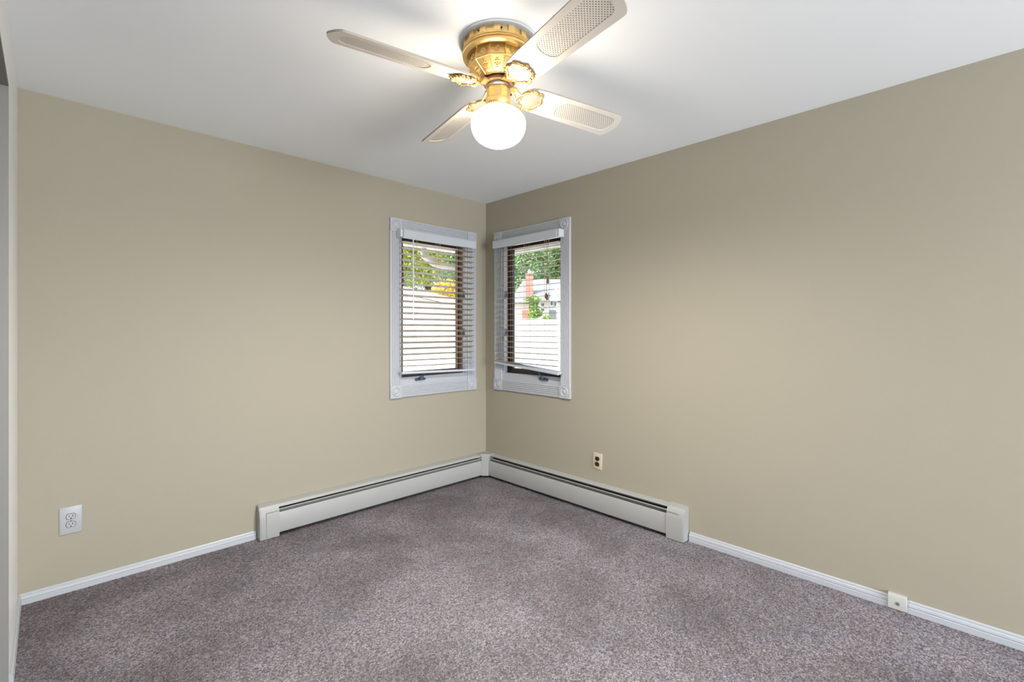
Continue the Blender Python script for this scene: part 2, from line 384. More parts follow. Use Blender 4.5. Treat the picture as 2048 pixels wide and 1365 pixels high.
def make_window(name, T3, s1, si):
    SA, SB, ZA, ZB = 0.127, 0.971, 0.773, 2.143; cw = 0.093; bs = 0.098
    OP = (0.240, 0.925, s1, 2.020)
    loc = Vector(T3((0.55, 0, ZA)))
    w = empty(name, loc); structure(w)
    TT = lambda p: Vector(T3(p)) - loc
    sz = lambda a, b, h: (a, h, b)
    for (a0, a1, l0, l1, v) in ((SA, SA + cw, ZA + bs, ZB - bs, True), (SB - cw, SB, ZA + bs, ZB - bs, True), (ZA, ZA + cw, SA + bs, SB - bs, False), (ZB - cw, ZB, SA + bs, SB - bs, False)):
        mb = MB(TT); fluted(mb, a0, a1, l0, l1, v); mb.build('casing', M['trim'], w)
    for cs, cz in ((SA, ZA), (SB - bs, ZA), (SA, ZB - bs), (SB - bs, ZB - bs)):
        mb = MB(TT); mb.box((cs, 0, cz), (cs + bs, 0.021, cz + bs))
        cx, cz2 = cs + bs / 2, cz + bs / 2
        mb.lathe([(0.036, 0.0205), (0.036, 0.024), (0.032, 0.027), (0.028, 0.024), (0.026, 0.0212), (0.018, 0.0212), (0.016, 0.025), (0.010, 0.028), (0.0, 0.0285)], 28,
                 ax=lambda x, y, h: (cx + x, h, cz2 + y), caps=False)
        mb.build('corner_block', M['trim'], w, smooth=35)
    MB(TT).ring((SA + cw - 0.004, ZA + cw - 0.004, max(SB - cw + 0.004, OP[2] + 0.006), ZB - cw + 0.004), OP, sz, -0.001, 0.004).ring(H_IN, OP, sz, -0.036, -0.001).build('jamb', M['trim'], w)
    MB(TT).ring(H_IN, (OP[0] + 0.002, OP[1] + 0.002, OP[2] - 0.002, OP[3] - 0.002), sz, -0.120, -0.036).build('window_frame', M['bronze'], w)
    i = 0.020; j = 0.038
    sash = MB(TT).ring((OP[0] + .002, OP[1] + .002, OP[2] - .002, OP[3] - .002), (OP[0] + i, OP[1] + i, OP[2] - i, OP[3] - i), sz, -0.095, -0.050) \
        .ring((OP[0] + i, OP[1] + i, OP[2] - i, OP[3] - i), (OP[0] + j, OP[1] + j, si, OP[3] - j), sz, -0.088, -0.058).build('sash', M['bronze'], w)
    MB(TT).box((OP[0] + j, -0.075, OP[1] + j), (si, -0.071, OP[3] - j)).build('glass', M['glass'], w)
    # folding crank on the flat board below the opening
    c = 0.705; z = 0.905
    cr = MB(TT); cr.prism([(c - 0.045, z - 0.008), (c + 0.04, z - 0.012), (c + 0.046, z), (c + 0.03, z + 0.008), (c - 0.03, z + 0.010), (c - 0.05, z + 0.002)], lambda a, b, h: (a, h, b), 0.004, 0.020)
    cr.lathe([(0.012, 0.0), (0.012, 0.014), (0.008, 0.018)], 16, ax=lambda x, y, h: (c + x, 0.020 + h, z + 0.004 + y))
    cr.tube([(c + 0.012, 0.036, z - 0.002), (c - 0.004, 0.042, z + 0.016), (c - 0.020, 0.040, z + 0.034), (c - 0.030, 0.034, z + 0.040)], 0.0055, 8)
    cr.tube([(c + 0.010, 0.030, z + 0.004), (c - 0.014, 0.030, z + 0.012), (c - 0.026, 0.032, z + 0.030)], 0.004, 8)
    cr.blob(TTi(c - 0.033, 0.034, z + 0.042), 0.008)
    cr.build('crank_handle', M['hardware'], w, smooth=40)
    for zz in (1.60, 1.275):
        lk = MB(TT); lk.box((0.236, -0.030, zz - 0.028), (0.246, -0.006, zz + 0.028)); lk.box((0.240, -0.024, zz - 0.012), (0.258, -0.012, zz + 0.010))
        lk.tube([(0.246, -0.016, zz - 0.02), (0.240, 0.004, zz - 0.036), (0.232, 0.012, zz - 0.046)], 0.004, 6)
        lk.build('sash_lock', M['hardware'], w, bevel=0.002)
    return w
def TTi(a, b, c): return (a, b, c)
make_window('window_1', W1, 0.866, 0.817)
make_window('window_2', W2, 0.880, 0.823)

# ------------------------------------------------------------------ blinds
def make_blind(T3, label, tilt, rail, lastslats, wand, cords):
    S0, S1 = 0.198, 0.898; nc = 0.056; hw = 0.025
    loc = Vector(T3((0.55, 0.05, 2.0))); b = empty('window_blind', loc)
    tag(b, label, 'window blind', 'corner window blinds')
    TT = lambda p: Vector(T3(p)) - loc
    MB(TT).box((S0 - 0.002, 0.024, 1.998), (S1 + 0.004, 0.078, 2.046)).build('head_rail', M['valance'], b)
    v = MB(TT); v.prism([(0.082, 1.990), (0.088, 1.988), (0.091, 1.996), (0.091, 2.046), (0.087, 2.054), (0.082, 2.054)], lambda n, z, h: (h, n, z), S0 - 0.008, S1 + 0.002)
    v.build('valance', M['valance'], b)
    MB(TT).box((S1 + 0.003, 0.022, 1.994), (S1 + 0.022, 0.080, 2.054)).build('mounting_bracket', M['wand'], b, bevel=0.003)
    sl = MB(TT); ztop, pitch, n = 1.962, 0.0451, 22
    def slat(z0, z1, t):                       # z0 at S0, z1 at S1
        ct, st = math.cos(t), math.sin(t); K = 6
        prof = [(-hw + 2 * hw * q / K) for q in range(K + 1)]
        up = [(a, 0.0014 + 0.0016 * (1 - (a / hw) ** 2)) for a in prof]; dn = [(a, -0.0014 + 0.0016 * (1 - (a / hw) ** 2)) for a in prof][::-1]
        poly = up + dn
        L = 8
        vs = []; fs = []
        k = len(poly)
        for q in range(L + 1):
            u = q / L; s = S0 + (S1 - S0) * u; z = z0 + (z1 - z0) * u
            for a, c in poly: vs.append((s, nc + a * ct - c * st, z + a * st + c * ct))
        for q in range(L):
            for c in range(k): fs.append((q * k + c, q * k + (c + 1) % k, (q + 1) * k + (c + 1) % k, (q + 1) * k + c))
        fs.append(tuple(range(k))); fs.append(tuple(range(L * k, L * k + k))[::-1])
        sl.add(vs, fs)
    for i in range(n):
        z = ztop - i * pitch; d = lastslats.get(n - 1 - i, (0, 0))
        t = tilt(i); slat(z + d[0], z + d[1], t)
    so = sl.build('slats', M['slat'], b, smooth=30)
    ra, rb, rt = rail
    r = MB(TT); ct, st = math.cos(rt), math.sin(rt)
    prof = [(-0.026, -0.008), (-0.024, 0.008), (0.024, 0.008), (0.026, -0.008), (0.018, -0.011), (-0.018, -0.011)]
    r.add([(s, nc + a * ct - c * st, z + a * st + c * ct) for s, z in ((S0 - 0.002, ra), (S1 + 0.010, rb)) for a, c in prof],
          [tuple(range(6)), tuple(range(6, 12))[::-1]] + [(i, (i + 1) % 6, 6 + (i + 1) % 6, 6 + i) for i in range(6)])
    r.build('bottom_rail', M['valance'], b, bevel=0.002)
    for s in (0.775, 0.560, 0.345):
        zr = ra + (rb - ra) * (s - S0) / (S1 - S0)
        c = MB(TT)
        c.tube([(s, nc + hw + 0.002, 1.998), (s, nc + hw + 0.002, zr + 0.01)], 0.0011, 5)
        c.tube([(s + 0.004, nc - hw - 0.002, 1.998), (s + 0.004, nc - hw - 0.002, zr + 0.01)], 0.0011, 5)
        c.tube([(s - 0.006, nc, 1.998), (s - 0.006, nc, zr + 0.01)], 0.0009, 5)
        c.build('ladder_cord', M['cord'], b)
    if wand:
        w = MB(TT); w.tube([(0.822, 0.098, 1.985), (0.822, 0.098, 1.372)], 0.0045, 8); w.tube([(0.822, 0.086, 1.995), (0.822, 0.098, 1.985)], 0.003, 6)
        w.build('tilt_wand', M['wand'], b, smooth=40)
    if cords:
        for s, z in ((0.822, 1.672), (0.812, 1.552)):
            w = MB(TT); w.tube([(s + (0.006 if s > .815 else -.006), 0.093, 1.990), (s, 0.096, 1.9), (s, 0.096, z + 0.02)], 0.0013, 5)
            c = w.build('pull_cord', M['tassel'], b)
            for q in ((0,) if z > 1.6 else (-1, 1)):
                MB(TT).lathe([(0.003, 0.022), (0.0065, 0.018), (0.010, 0.0), (0.010, -0.016), (0.006, -0.020), (0, -0.02)], 12, ax=lambda x, y, h: (s + x + q * 0.006, 0.097 + y, z + h - (q + 1) * 0.006)).build('tassel', M['tassel'], c, smooth=40)
    return b
make_blind(W1, 'white slatted blind with a tilt wand on the left corner window', lambda i: math.radians(4.5 + i * 0.8 if i < 19 else 18 - (i - 18) * 2.5),
           (0.951, 0.966, math.radians(4)), {0: (-0.006, 0.002), 1: (-0.004, 0.0)}, True, False)
make_blind(W2, 'white slatted blind with brown pull cords and a crooked bottom rail, right of the corner', lambda i: math.radians(-7.5 + i * 0.25),
           (1.022, 0.966, math.radians(-14)), {0: (0.010, 0.0)}, False, True)

# ------------------------------------------------------------------ baseboard heaters
def make_heater(T3, L1, label, slot, rec):
    loc = Vector(T3((1.0, 0.0, 0.0))); h = empty('baseboard_heater', loc); tag(h, label, 'heater', 'baseboard heaters')
    TT = lambda p: Vector(T3(p)) - loc
    L0 = 0.113; E = L1 - 0.108
    prof = lambda n, z, s: (s, n, z)
    MB(TT).prism([(0.002, 0.010), (0.006, 0.010), (0.006, 0.200), (0.028, 0.1975), (0.046, 0.192), (0.054, slot[0] + 0.004), (0.056, slot[0]), (0.0535, slot[0]), (0.050, 0.188), (0.045, 0.195), (0.028, 0.2005), (0.002, 0.2045)][::-1],
                 prof, L0, E).build('back_cover', M['heater'], h, smooth=30)
    MB(TT).box((L0, 0.007, 0.03), (E, 0.040, 0.165)).build('heating_element', M['dark'], h)
    MB(TT).prism([(0.040, slot[1] - 0.012), (0.060, slot[1]), (0.0605, slot[1] - 0.004), (0.048, slot[1] - 0.014), (0.046, rec - 0.004), (0.042, rec - 0.004)], prof, L0, E).build('damper', M['damper'], h)
    MB(TT).box((L0, 0.0600, slot[1] - 0.005), (E, 0.0660, slot[1] + 0.0005)).build('louver_strip', M['heater'], h)
    MB(TT).prism([(0.052, rec - 0.016), (0.060, rec), (0.064, rec), (0.069, rec - 0.012), (0.073, 0.035), (0.070, 0.026), (0.055, 0.026), (0.055, 0.029), (0.069, 0.030), (0.071, 0.037), (0.067, rec - 0.012), (0.062, rec - 0.004), (0.054, rec - 0.018)], prof, L0, E).build('front_panel', M['heater'], h, smooth=30)
    def sect(z0, o): return [(0.001, z0), (0.068 + o, z0), (0.073 + o, 0.04), (0.070 + o, 0.135), (0.066 + o, 0.160), (0.058 + o, 0.185), (0.046 + o, 0.199), (0.028, 0.206), (0.001, 0.2095)]
    c = MB(TT); c.prism(sect(0.004, 0.004), prof, E - 0.004, L1 - 0.006); c.prism([(a * 0.96, b * 0.985 + 0.001) for a, b in sect(0.004, 0.004)], prof, L1 - 0.006, L1)
    ec = c.build('end_cap', M['heater'], h, smooth=30)
    MB(TT).box((E + 0.002, 0.0735, 0.1625), (L1 - 0.035, 0.0762, 0.165)).build('seam', M['damper'], ec) if slot[0] < 0.185 else MB(TT).box((E + 0.002, 0.0665, 0.167), (L1 - 0.035, 0.0715, 0.1695)).build('seam', M['damper'], ec)
    if slot[0] < 0.185: MB(TT).box((L1 - 0.037, 0.0765, 0.012), (L1 - 0.035, 0.0776, 0.165)).build('seam', M['damper'], ec)
    return h
make_heater(W1, 1.890, 'long white baseboard heater under the left window, damper nearly closed', (0.180, 0.172), 0.150)
make_heater(W2, 1.887, 'long white baseboard heater under the right window with open dark slot', (0.194, 0.177), 0.152)
cc = empty('heater_corner_cover', (-0.05, -0.05, 0)); tag(cc, 'short white angled metal cover joining both heaters in the corner', 'heater')
pl = [(-0.001, -0.001), (-0.114, -0.001), (-0.114, -0.074), (-0.074, -0.114), (-0.001, -0.114)]
mb = MB(lambda p: (p[0] + 0.05, p[1] + 0.05, p[2])); mb.prism(pl, lambda a, b, h: (a, b, h), 0.022, 0.188)
n = 5
top = [(-0.001, -0.001), (-0.114, -0.001), (-0.114, -0.050), (-0.050, -0.114), (-0.001, -0.114)]
mb.add([(a, b, 0.188) for a, b in pl] + [(a, b, 0.206) for a, b in top], [tuple(range(5, 10))] + [(i, (i + 1) % 5, 5 + (i + 1) % 5, 5 + i) for i in range(5)])
mb.build('cover_shell', M['heater'], cc)
MB(lambda p: (p[0] + 0.05, p[1] + 0.05, p[2])).prism([(-0.002, -0.002), (-0.10, -0.002), (-0.10, -0.05), (-0.05, -0.10), (-0.002, -0.10)], lambda a, b, h: (a, b, h), 0.001, 0.022).build('cover_base', M['dark'], cc)

# ------------------------------------------------------------------ outlets and jack
def receptacle_shape(mb, cx, cz, n0, n1, r=0.0172, flat=0.0135):
    pts = []
    for k in range(32):
        t = 2 * PI * k / 32
        pts.append((cx + r * math.cos(t), cz + max(-flat, min(flat, r * math.sin(t)))))
    mb.prism(pts, lambda a, b, h: (a, h, b), n0, n1)
def make_outlet(T3, s0, s1, z0, z1, label, plate, rec, tiltz=0.0, gap=0.0195):
    cx, cz = (s0 + s1) / 2, (z0 + z1) / 2; loc = Vector(T3((cx, 0, cz))); o = empty('wall_outlet', loc); tag(o, label, 'outlet')
    def TT(p):
        a, b = p[0] - cx, p[2] - cz
        a, b = a * math.cos(tiltz) - b * math.sin(tiltz), a * math.sin(tiltz) + b * math.cos(tiltz)
        return Vector(T3((cx + a, p[1], cz + b))) - loc
    mb = MB(TT); hx, hz = (s1 - s0) / 2, (z1 - z0) / 2
    lv = [(hx, hz, 0.0005), (hx, hz, 0.003), (hx - 0.0035, hz - 0.0035, 0.0065), (hx - 0.005, hz - 0.005, 0.007)]
    vs = []
    for a, b, n_ in lv: vs += [(cx - a, n_, cz - b), (cx + a, n_, cz - b), (cx + a, n_, cz + b), (cx - a, n_, cz + b)]
    fs = [(0, 1, 2, 3), (12, 13, 14, 15)]
    for l in range(3):
        for i in range(4): fs.append((l * 4 + i, l * 4 + (i + 1) % 4, l * 4 + 4 + (i + 1) % 4, l * 4 + 4 + i))
    mb.add(vs, fs); mb.build('cover_plate', plate, o, smooth=30)
    for sg in (1, -1):
        r = MB(TT); receptacle_shape(r, cx, cz + sg * gap, 0.0071, 0.0086, 0.0186, 0.0146); g = r.build('receptacle_rim', M['dark'], o)
        r = MB(TT); receptacle_shape(r, cx, cz + sg * gap, 0.0072, 0.0105); g = r.build('receptacle', rec, o, bevel=0.0006)
        d = 1 if T3 is W1 else -1
        t = MB(TT); zz = cz + sg * gap + 0.003
        t.box((cx - 0.0075, 0.0100, zz - 0.0045), (cx - 0.0052, 0.0109, zz + 0.0045)).box((cx + 0.0052, 0.0100, zz - 0.0035), (cx + 0.0075, 0.0109, zz + 0.0035))
        t.lathe([(0.0028, 0.0), (0.0028, 0.0009)], 12, ax=lambda x, y, h: (cx + x, 0.0100 + h, cz + sg * gap - 0.0078 + y))
        t.build('socket_slots', M['dark'], g)
    MB(TT).lathe([(0.0032, 0.0), (0.0032, 0.0012), (0.0015, 0.0018), (0, 0.0018)], 14, ax=lambda x, y, h: (cx + x, 0.007 + h, cz + y)).build('screw', M['steel'], o)
    return o
make_outlet(W1, 2.688, 2.772, 0.283, 0.418, 'white square-cornered double outlet low on the left wall', M['outw'], M['outw'])
make_outlet(W2, 1.174, 1.250, 0.294, 0.410, 'ivory outlet plate with brown receptacles right of the right window', M['outi'], M['brown'], math.radians(-2.5))
jk = empty('phone_jack', (0, -2.887, 0)); tag(jk, 'small off-white jack box set into the right baseboard', 'wall jack')
MB().prism([(0, 0.003), (-0.022, 0.003), (-0.024, 0.066), (-0.020, 0.072), (0, 0.072)], lambda a, b, h: (a, h, b), -0.034, 0.034).build('jack_cover', M['jack'], jk, bevel=0.0015)
MB().lathe([(0.0085, 0.0), (0.0085, 0.0015), (0.006, 0.0015), (0.006, 0.0)], 20, ax=lambda x, y, h: (-0.0232 - h, -0.002 + x, 0.032 + y), caps=False).build('screw_ring', M['greydoor'], jk)
MB().lathe([(0.0042, 0.0), (0.0042, 0.0012), (0, 0.0016)], 16, ax=lambda x, y, h: (-0.0232 - h, -0.002 + x, 0.032 + y)).build('screw', M['steel'], jk)

# ------------------------------------------------------------------ ceiling fan
FX, FY = -1.532, -1.822
fan = empty('ceiling_fan', (FX, FY, CEIL)); tag(fan, 'antique gold four-blade ceiling fan with cane-inset cream blades and lit globe', 'ceiling fan')
dz = lambda z: z - CEIL
def lat(prof, name, m, par=fan, seg=64, smooth=30, caps=True):
    return MB().lathe([(r, dz(z)) for r, z in prof], seg, caps=caps).build(name, m, par, smooth=smooth)
lat([(0.0, CEIL - 0.0005), (0.152, CEIL - 0.0005), (0.156, CEIL - 0.003), (0.156, CEIL - 0.007), (0.150, CEIL - 0.009), (0.0, CEIL - 0.009)], 'ceiling_plate', M['plate'])
# canopy ring with crenellated recesses
cz_ = lambda z: 2.419 - (2.419 - z) * 0.86
cb = MB().lathe([(r, dz(cz_(z))) for r, z in [(0.128, 2.419), (0.1345, 2.419), (0.1345, 2.394), (0.1395, 2.393), (0.1405, 2.388), (0.141, 2.384), (0.1360, 2.382), (0.1425, 2.379), (0.1435, 2.374), (0.1370, 2.371), (0.142, 2.367),
     (0.141, 2.359), (0.134, 2.354), (0.126, 2.352), (0.119, 2.356)]], 64)
NR = 16
for k in range(NR):
    a0 = 2 * PI * k / NR; vs = []; K = 5; wdt = 2 * PI / NR * 0.42
    for q in range(K + 1):
        t = a0 + wdt * (q / K - 0.5)
        for r, z in ((0.133, 2.419), (0.1405, 2.419), (0.1405, 2.395), (0.133, 2.395)): vs.append((r * math.cos(t), r * math.sin(t), dz(z)))
    fs = [(0, 1, 2, 3), tuple(range(K * 4, K * 4 + 4))[::-1]]
    for q in range(K):
        for c in range(4): fs.append((q * 4 + c, q * 4 + (c + 1) % 4, q * 4 + 4 + (c + 1) % 4, q * 4 + 4 + c))
    cb.add(vs, fs)
canopy = cb.build('canopy', M['gold'], fan, smooth=30)
for ang in (math.radians(-128), math.radians(-165)):
    MB().blob((0.1405 * math.cos(ang), 0.1405 * math.sin(ang), dz(2.405)), 0.0035).build('screw_hole', M['dark'], canopy)
# twelve-sided motor housing in two tiers with raised frames
NS = 12; A0 = math.radians(-135 + 15)
body = MB(); tiers = [(0.112, 2.366), (0.120, 2.322), (0.068, 2.281)]
vs = []; fs = []
for i in range(NS):
    t = A0 + 2 * PI * i / NS
    for r, z in [(0.095, 2.368)] + tiers + [(0.050, 2.279)]: vs.append((r * math.cos(t), r * math.sin(t), dz(z)))
k = 5
for i in range(NS):
    j = (i + 1) % NS
    for q in range(k - 1): fs.append((i * k + q, j * k + q, j * k + q + 1, i * k + q + 1))
fs.append(tuple(i * k for i in range(NS))); fs.append(tuple(i * k + k - 1 for i in range(NS)))
body.add(vs, fs)
def corner(i, tier):
    t = A0 + 2 * PI * i / NS; r, z = tiers[tier]; return Vector((r * math.cos(t), r * math.sin(t), dz(z)))
fr = body; rel = body
for i in range(NS):
    for ti in (0, 1):
        a, b, c, d = corner(i, ti), corner(i + 1, ti), corner(i + 1, ti + 1), corner(i, ti + 1)
        fr.tube([a, d], 0.0028, 6)
        if ti == 0: fr.tube([d, c], 0.0030, 6)
        else: fr.tube([d * 0.998, c * 0.998], 0.0030, 6)
        nrm = (b - a).cross(d - a).normalized(); ce = (a + b + c + d) / 4
        if nrm.dot(Vector((ce.x, ce.y, 0))) < 0: nrm = -nrm
        ex = ((b - a) + (c - d)).normalized(); ey = ((a + b) - (c + d)).normalized()
        hw_ = (b - a).length * 0.5; hh = ((a + b) / 2 - (c + d) / 2).length * 0.5
        sc_ = 1.0 if ti == 0 else 0.95
        for px, py, rr in ((0, .02, .0030), (0, .45, .0028), (-.28, .35, .0024), (.28, .35, .0024), (-.42, .0, .0026), (.42, 0, .0026), (-.22, -.18, .0022), (.22, -.18, .0022), (0, -.45, .0026), (-.32, -.5, .0018), (.32, -.5, .0018), (-.15, .62, .0018), (.15, .62, .0018), (0, -.2, .0018)):
            wsc = hw_ * (1 - (0.22 * (0.5 - py * 0.5) if ti else 0)) * 0.78 * sc_
            p = ce + ex * (px * wsc) + ey * (py * hh * 0.9) + nrm * 0.0006
            rel.blob(p, (rr * 1.35,) * 3, 7, 5)
motor = body.build('motor_housing', M['gold'], fan, smooth=24)
lat([(0.0, 2.284), (0.048, 2.284), (0.050, 2.276), (0.0, 2.276)], 'motor_gap', M['dark'], motor)
lat([(0.0, 2.278), (0.052, 2.277), (0.060, 2.275), (0.062, 2.269), (0.059, 2.264), (0.052, 2.261), (0.0, 2.260)], 'flywheel', M['goldd'])
lat([(0.0, 2.262), (0.044, 2.262), (0.047, 2.259), (0.047, 2.252), (0.044, 2.249), (0.0, 2.249)], 'switch_collar', M['steel'])
MB().lathe([(r, dz(z)) for r, z in [(0.0, 2.252), (0.030, 2.252), (0.044, 2.249), (0.0485, 2.240), (0.0485, 2.204), (0.0, 2.204)]], 12).build('switch_housing', M['gold'], fan, smooth=20)
lat([(0.0, 2.204), (0.0485, 2.2045), (0.0505, 2.200), (0.0500, 2.184), (0.047, 2.178), (0.052, 2.175), (0.0525, 2.167), (0.0, 2.167)], 'light_fitter', M['gold'])
lf = MB()
for k in range(36):
    t = 2 * PI * k / 36
    for q, (r, z) in enumerate(((0.055, 2.172), (0.059, 2.166))):
        tt = t + q * 0.05
        c = Vector((r * math.cos(tt), r * math.sin(tt), dz(z))); e = Vector((-math.sin(tt), math.cos(tt), 0)) * 0.0042 + Vector((0, 0, (-1) ** q * 0.003))
        lf.tube([c - e, c, c + e], 0.002, 6, rfun=lambda i: (0.0008, 0.0024, 0.0008)[i])
lf.build('leaf_collar', M['gold2'], fan, smooth=60)
MB().blob((0.0, 0.0, 0.0), (0.005, 0.005, 0.005)).build('switch_knob', M['dark'], fan, loc=(0.0495 * RT.x, 0.0495 * RT.y, dz(2.226)))
globe = MB().lathe([(r, dz(z)) for r, z in [(0.050, 2.168), (0.056, 2.166), (0.068, 2.161), (0.082, 2.153), (0.095, 2.142), (0.104, 2.130), (0.1085, 2.116), (0.1085, 2.101), (0.1055, 2.084), (0.0985, 2.067), (0.087, 2.051), (0.070, 2.038), (0.049, 2.028), (0.028, 2.020), (0.012, 2.0155), (0.0, 2.0145)]], 64, caps=False).build('glass_globe', M['globe'], fan, smooth=60)
bulb_d = bpy.data.lights.new('lamp_bulb', 'SPOT'); bulb_d.energy = BULB_WATTS; bulb_d.spot_size = math.radians(176); bulb_d.spot_blend = 0.9
bulb_d.shadow_soft_size = 0.04; bulb_d.color = (1.0, 0.96, 0.90)
bulb = bpy.data.objects.new('lamp_bulb', bulb_d); sc.collection.objects.link(bulb); bulb.parent = fan; bulb.location = (0, 0, dz(2.10))
ch = MB(); ch.tube([(-0.0475 * RT.x, -0.0475 * RT.y, dz(2.215)), (-0.064 * RT.x, -0.064 * RT.y, dz(2.20)), (-0.066 * RT.x, -0.066 * RT.y, dz(2.155))], 0.0012, 5)
ch.build('pull_chain', M['steel'], fan)

# blades: local frame u outwards (X), v sideways (Y)
PITCH = -0.258; BZ = 2.250
R_T, R_R = 0.645, 0.112
def blade_outline():
    w = lambda u: (0.130 + (0.150 - 0.130) * (u - 0.2) / 0.43) / 2
    up = [(R_R + 0.000, 0.0), (R_R + 0.002, 0.022), (R_R + 0.010, 0.040), (R_R + 0.026, 0.055), (R_R + 0.046, 0.0615)]
    for u in (0.2, 0.3, 0.4, 0.5, 0.58, R_T - 0.040): up.append((u, w(u)))
    up += [(R_T - 0.030, w(R_T) - 0.003), (R_T - 0.023, w(R_T) - 0.009), (R_T - 0.012, w(R_T) - 0.026), (R_T - 0.006, 0.034), (R_T + 0.001, 0.016), (R_T + 0.004, 0.0)]
    lo = [(u, -v) for u, v in up[1:-1]][::-1]
    return up + lo
def slot_outline(s=0.0):
    a, b, h = 0.292 + s, 0.612 - s, 0.046 - s
    pts = []
    for k in range(13):
        t = PI / 2 + PI * k / 12
        pts.append((a + 0.038 + 0.038 * math.cos(t), h * math.sin(t)))
    pts += [(b - 0.030, -h), (b - 0.012, -h * 0.82), (b - 0.006, -h * 0.55), (b, 0.0), (b - 0.006, h * 0.55), (b - 0.012, h * 0.82), (b - 0.030, h)]
    return pts
def make_blade(par):
    out = blade_outline(); slot = slot_outline(); th = 0.0035
    bm = bmesh.new()
    def loop(pts, z): return [bm.verts.new((a, b, z)) for a, b in pts]
    tops = []
    for z in (-th, th):
        lo = loop(out, z); li = loop(slot, z)
        eds = [bm.edges.new((L_[i], L_[(i + 1) % len(L_)])) for L_ in (lo, li) for i in range(len(L_))]
        bmesh.ops.triangle_fill(bm, use_beauty=True, use_dissolve=False, edges=eds)
        tops.append((lo, li))
    bands = []
    for idx in (0, 1):
        a, b = tops[0][idx], tops[1][idx]
        for i in range(len(a)):
            f = bm.faces.new((a[i], a[(i + 1) % len(a)], b[(i + 1) % len(a)], b[i])); f.material_index = 1 if idx == 0 else 0
    bmesh.ops.recalc_face_normals(bm, faces=bm.faces)
    me = bpy.data.meshes.new('blade'); bm.to_mesh(me); bm.free(); me.materials.append(M['blade']); me.materials.append(M['bladeedge'])
    o = bpy.data.objects.new('blade', me); sc.collection.objects.link(o); o.parent = par
    MB().prism(slot, lambda a, b, h: (a, b, h), -0.0012, 0.0012).build('cane_inset', M['cane'], o)
    return o
def make_bracket(par):
    cp, sp = math.cos(PITCH), math.sin(PITCH)
    tilt = lambda u, v, w: (u, v * cp - w * sp, v * sp + w * cp)          # point in the pitched blade frame, height w below the blade
    b = MB(); C0 = 0.152
    NP = 72; pts = []
    def rr(t): return 1 + 0.06 * math.cos(7 * t) + 0.03 * math.cos(13 * t + 1)
    for i in range(NP):
        t = 2 * PI * i / NP; k = rr(t)
        pts.append(tilt(C0 + 0.048 * k * math.cos(t), 0.050 * k * math.sin(t), -0.0085))
    b.tube(pts, 0.006, 8, closed=True, rfun=lambda i: 0.0050 + 0.0018 * math.sin(i * 1.7) + 0.0006 * math.cos(i * 2.9))
    R2 = random.Random(3)
    for i in range(46):
        t = 2 * PI * i / 46 + R2.uniform(-.05, .05); k = rr(t) + R2.uniform(-0.06, 0.13)
        b.blob(tilt(C0 + 0.049 * k * math.cos(t), 0.051 * k * math.sin(t), -0.011 + R2.uniform(-.003, .002)), R2.uniform(0.0025, 0.0048), 7, 5)
    z0 = 2.268 - BZ
    for s in (-1, 1):
        b.tube([(0.050, s * 0.010, z0), (0.072, s * 0.012, z0 - 0.002), (0.086, s * 0.016, z0 - 0.018), (0.098, s * 0.020, -0.012 - s * 0.004), (0.112, s * 0.028, -0.010 - s * 0.007)], 0.0042, 8, rfun=lambda i: (0.006, 0.0055, 0.0045, 0.0045, 0.005)[i])
    b.prism([(0.050, -0.020), (0.076, -0.018), (0.080, 0.0), (0.076, 0.018), (0.050, 0.020)], lambda a, c, h: (a, c, h), z0 - 0.008, z0 - 0.001)
    o = b.build('blade_bracket', M['gold3'], par, smooth=60)
    pp = []
    for i in range(48):
        t = 2 * PI * i / 48; pp.append((C0 + 0.046 * math.cos(t) * rr(t), 0.048 * math.sin(t) * rr(t)))
    MB().prism(pp, lambda a, c, h: tilt(a, c, h), -0.0085, -0.0045).build('ribbed_plate', M['rib'], o)
    return o
A_D = 1.373
bl0 = make_blade(fan); br0 = make_bracket(fan)
for k in range(4):
    if k == 0: bl, br = bl0, br0
    else:
        bl = bl0.copy(); sc.collection.objects.link(bl); bl.parent = fan
        for c0 in list(bl0.children):
            c = c0.copy(); sc.collection.objects.link(c); c.parent = bl
        br = br0.copy(); sc.collection.objects.link(br); br.parent = fan
        for c0 in list(br0.children):
            c = c0.copy(); sc.collection.objects.link(c); c.parent = br
    ang = A_D + k * PI / 2
    bl.matrix_local = Matrix.Translation((0, 0, dz(BZ))) @ Matrix.Rotation(ang, 4, 'Z') @ Matrix.Rotation(PITCH, 4, 'X')
    br.matrix_local = Matrix.Translation((0, 0, dz(BZ))) @ Matrix.Rotation(ang, 4, 'Z')

# ------------------------------------------------------------------ outside: own eaves, downspout
ev = MB()
ev.box((X0 - 0.7, T + 0.001, 2.125), (0.75, 0.74, 2.135)).box((T + 0.001, Y0 - 0.7, 2.125), (0.74, T + 0.001, 2.135))
structure(ev.build('trim_soffit', M['soffit']))
ev = MB().box((X0 - 0.9, Y0 - 0.9, CEIL + 0.09), (0.78, 0.78, CEIL + 0.20))
structure(ev.build('roof', M['roof']))
gut = MB()
gp = [(0.0, 0.0), (0.10, 0.0), (0.13, 0.05), (0.13, 0.12), (0.0, 0.12)]
gut.prism(gp, lambda a, b, h: (h, 0.745 + a, 2.115 + b), X0 - 0.7, 0.87); gut.prism(gp, lambda a, b, h: (0.745 + a, h, 2.115 + b), Y0 - 0.7, 0.745)
gut.box((X0 - 0.7, 0.735, 2.12), (0.745, 0.745, CEIL + 0.09)); gut.box((0.735, Y0 - 0.7, 2.12), (0.745, 0.735, CEIL + 0.09))
structure(gut.build('trim_gutter', M['gutter']))
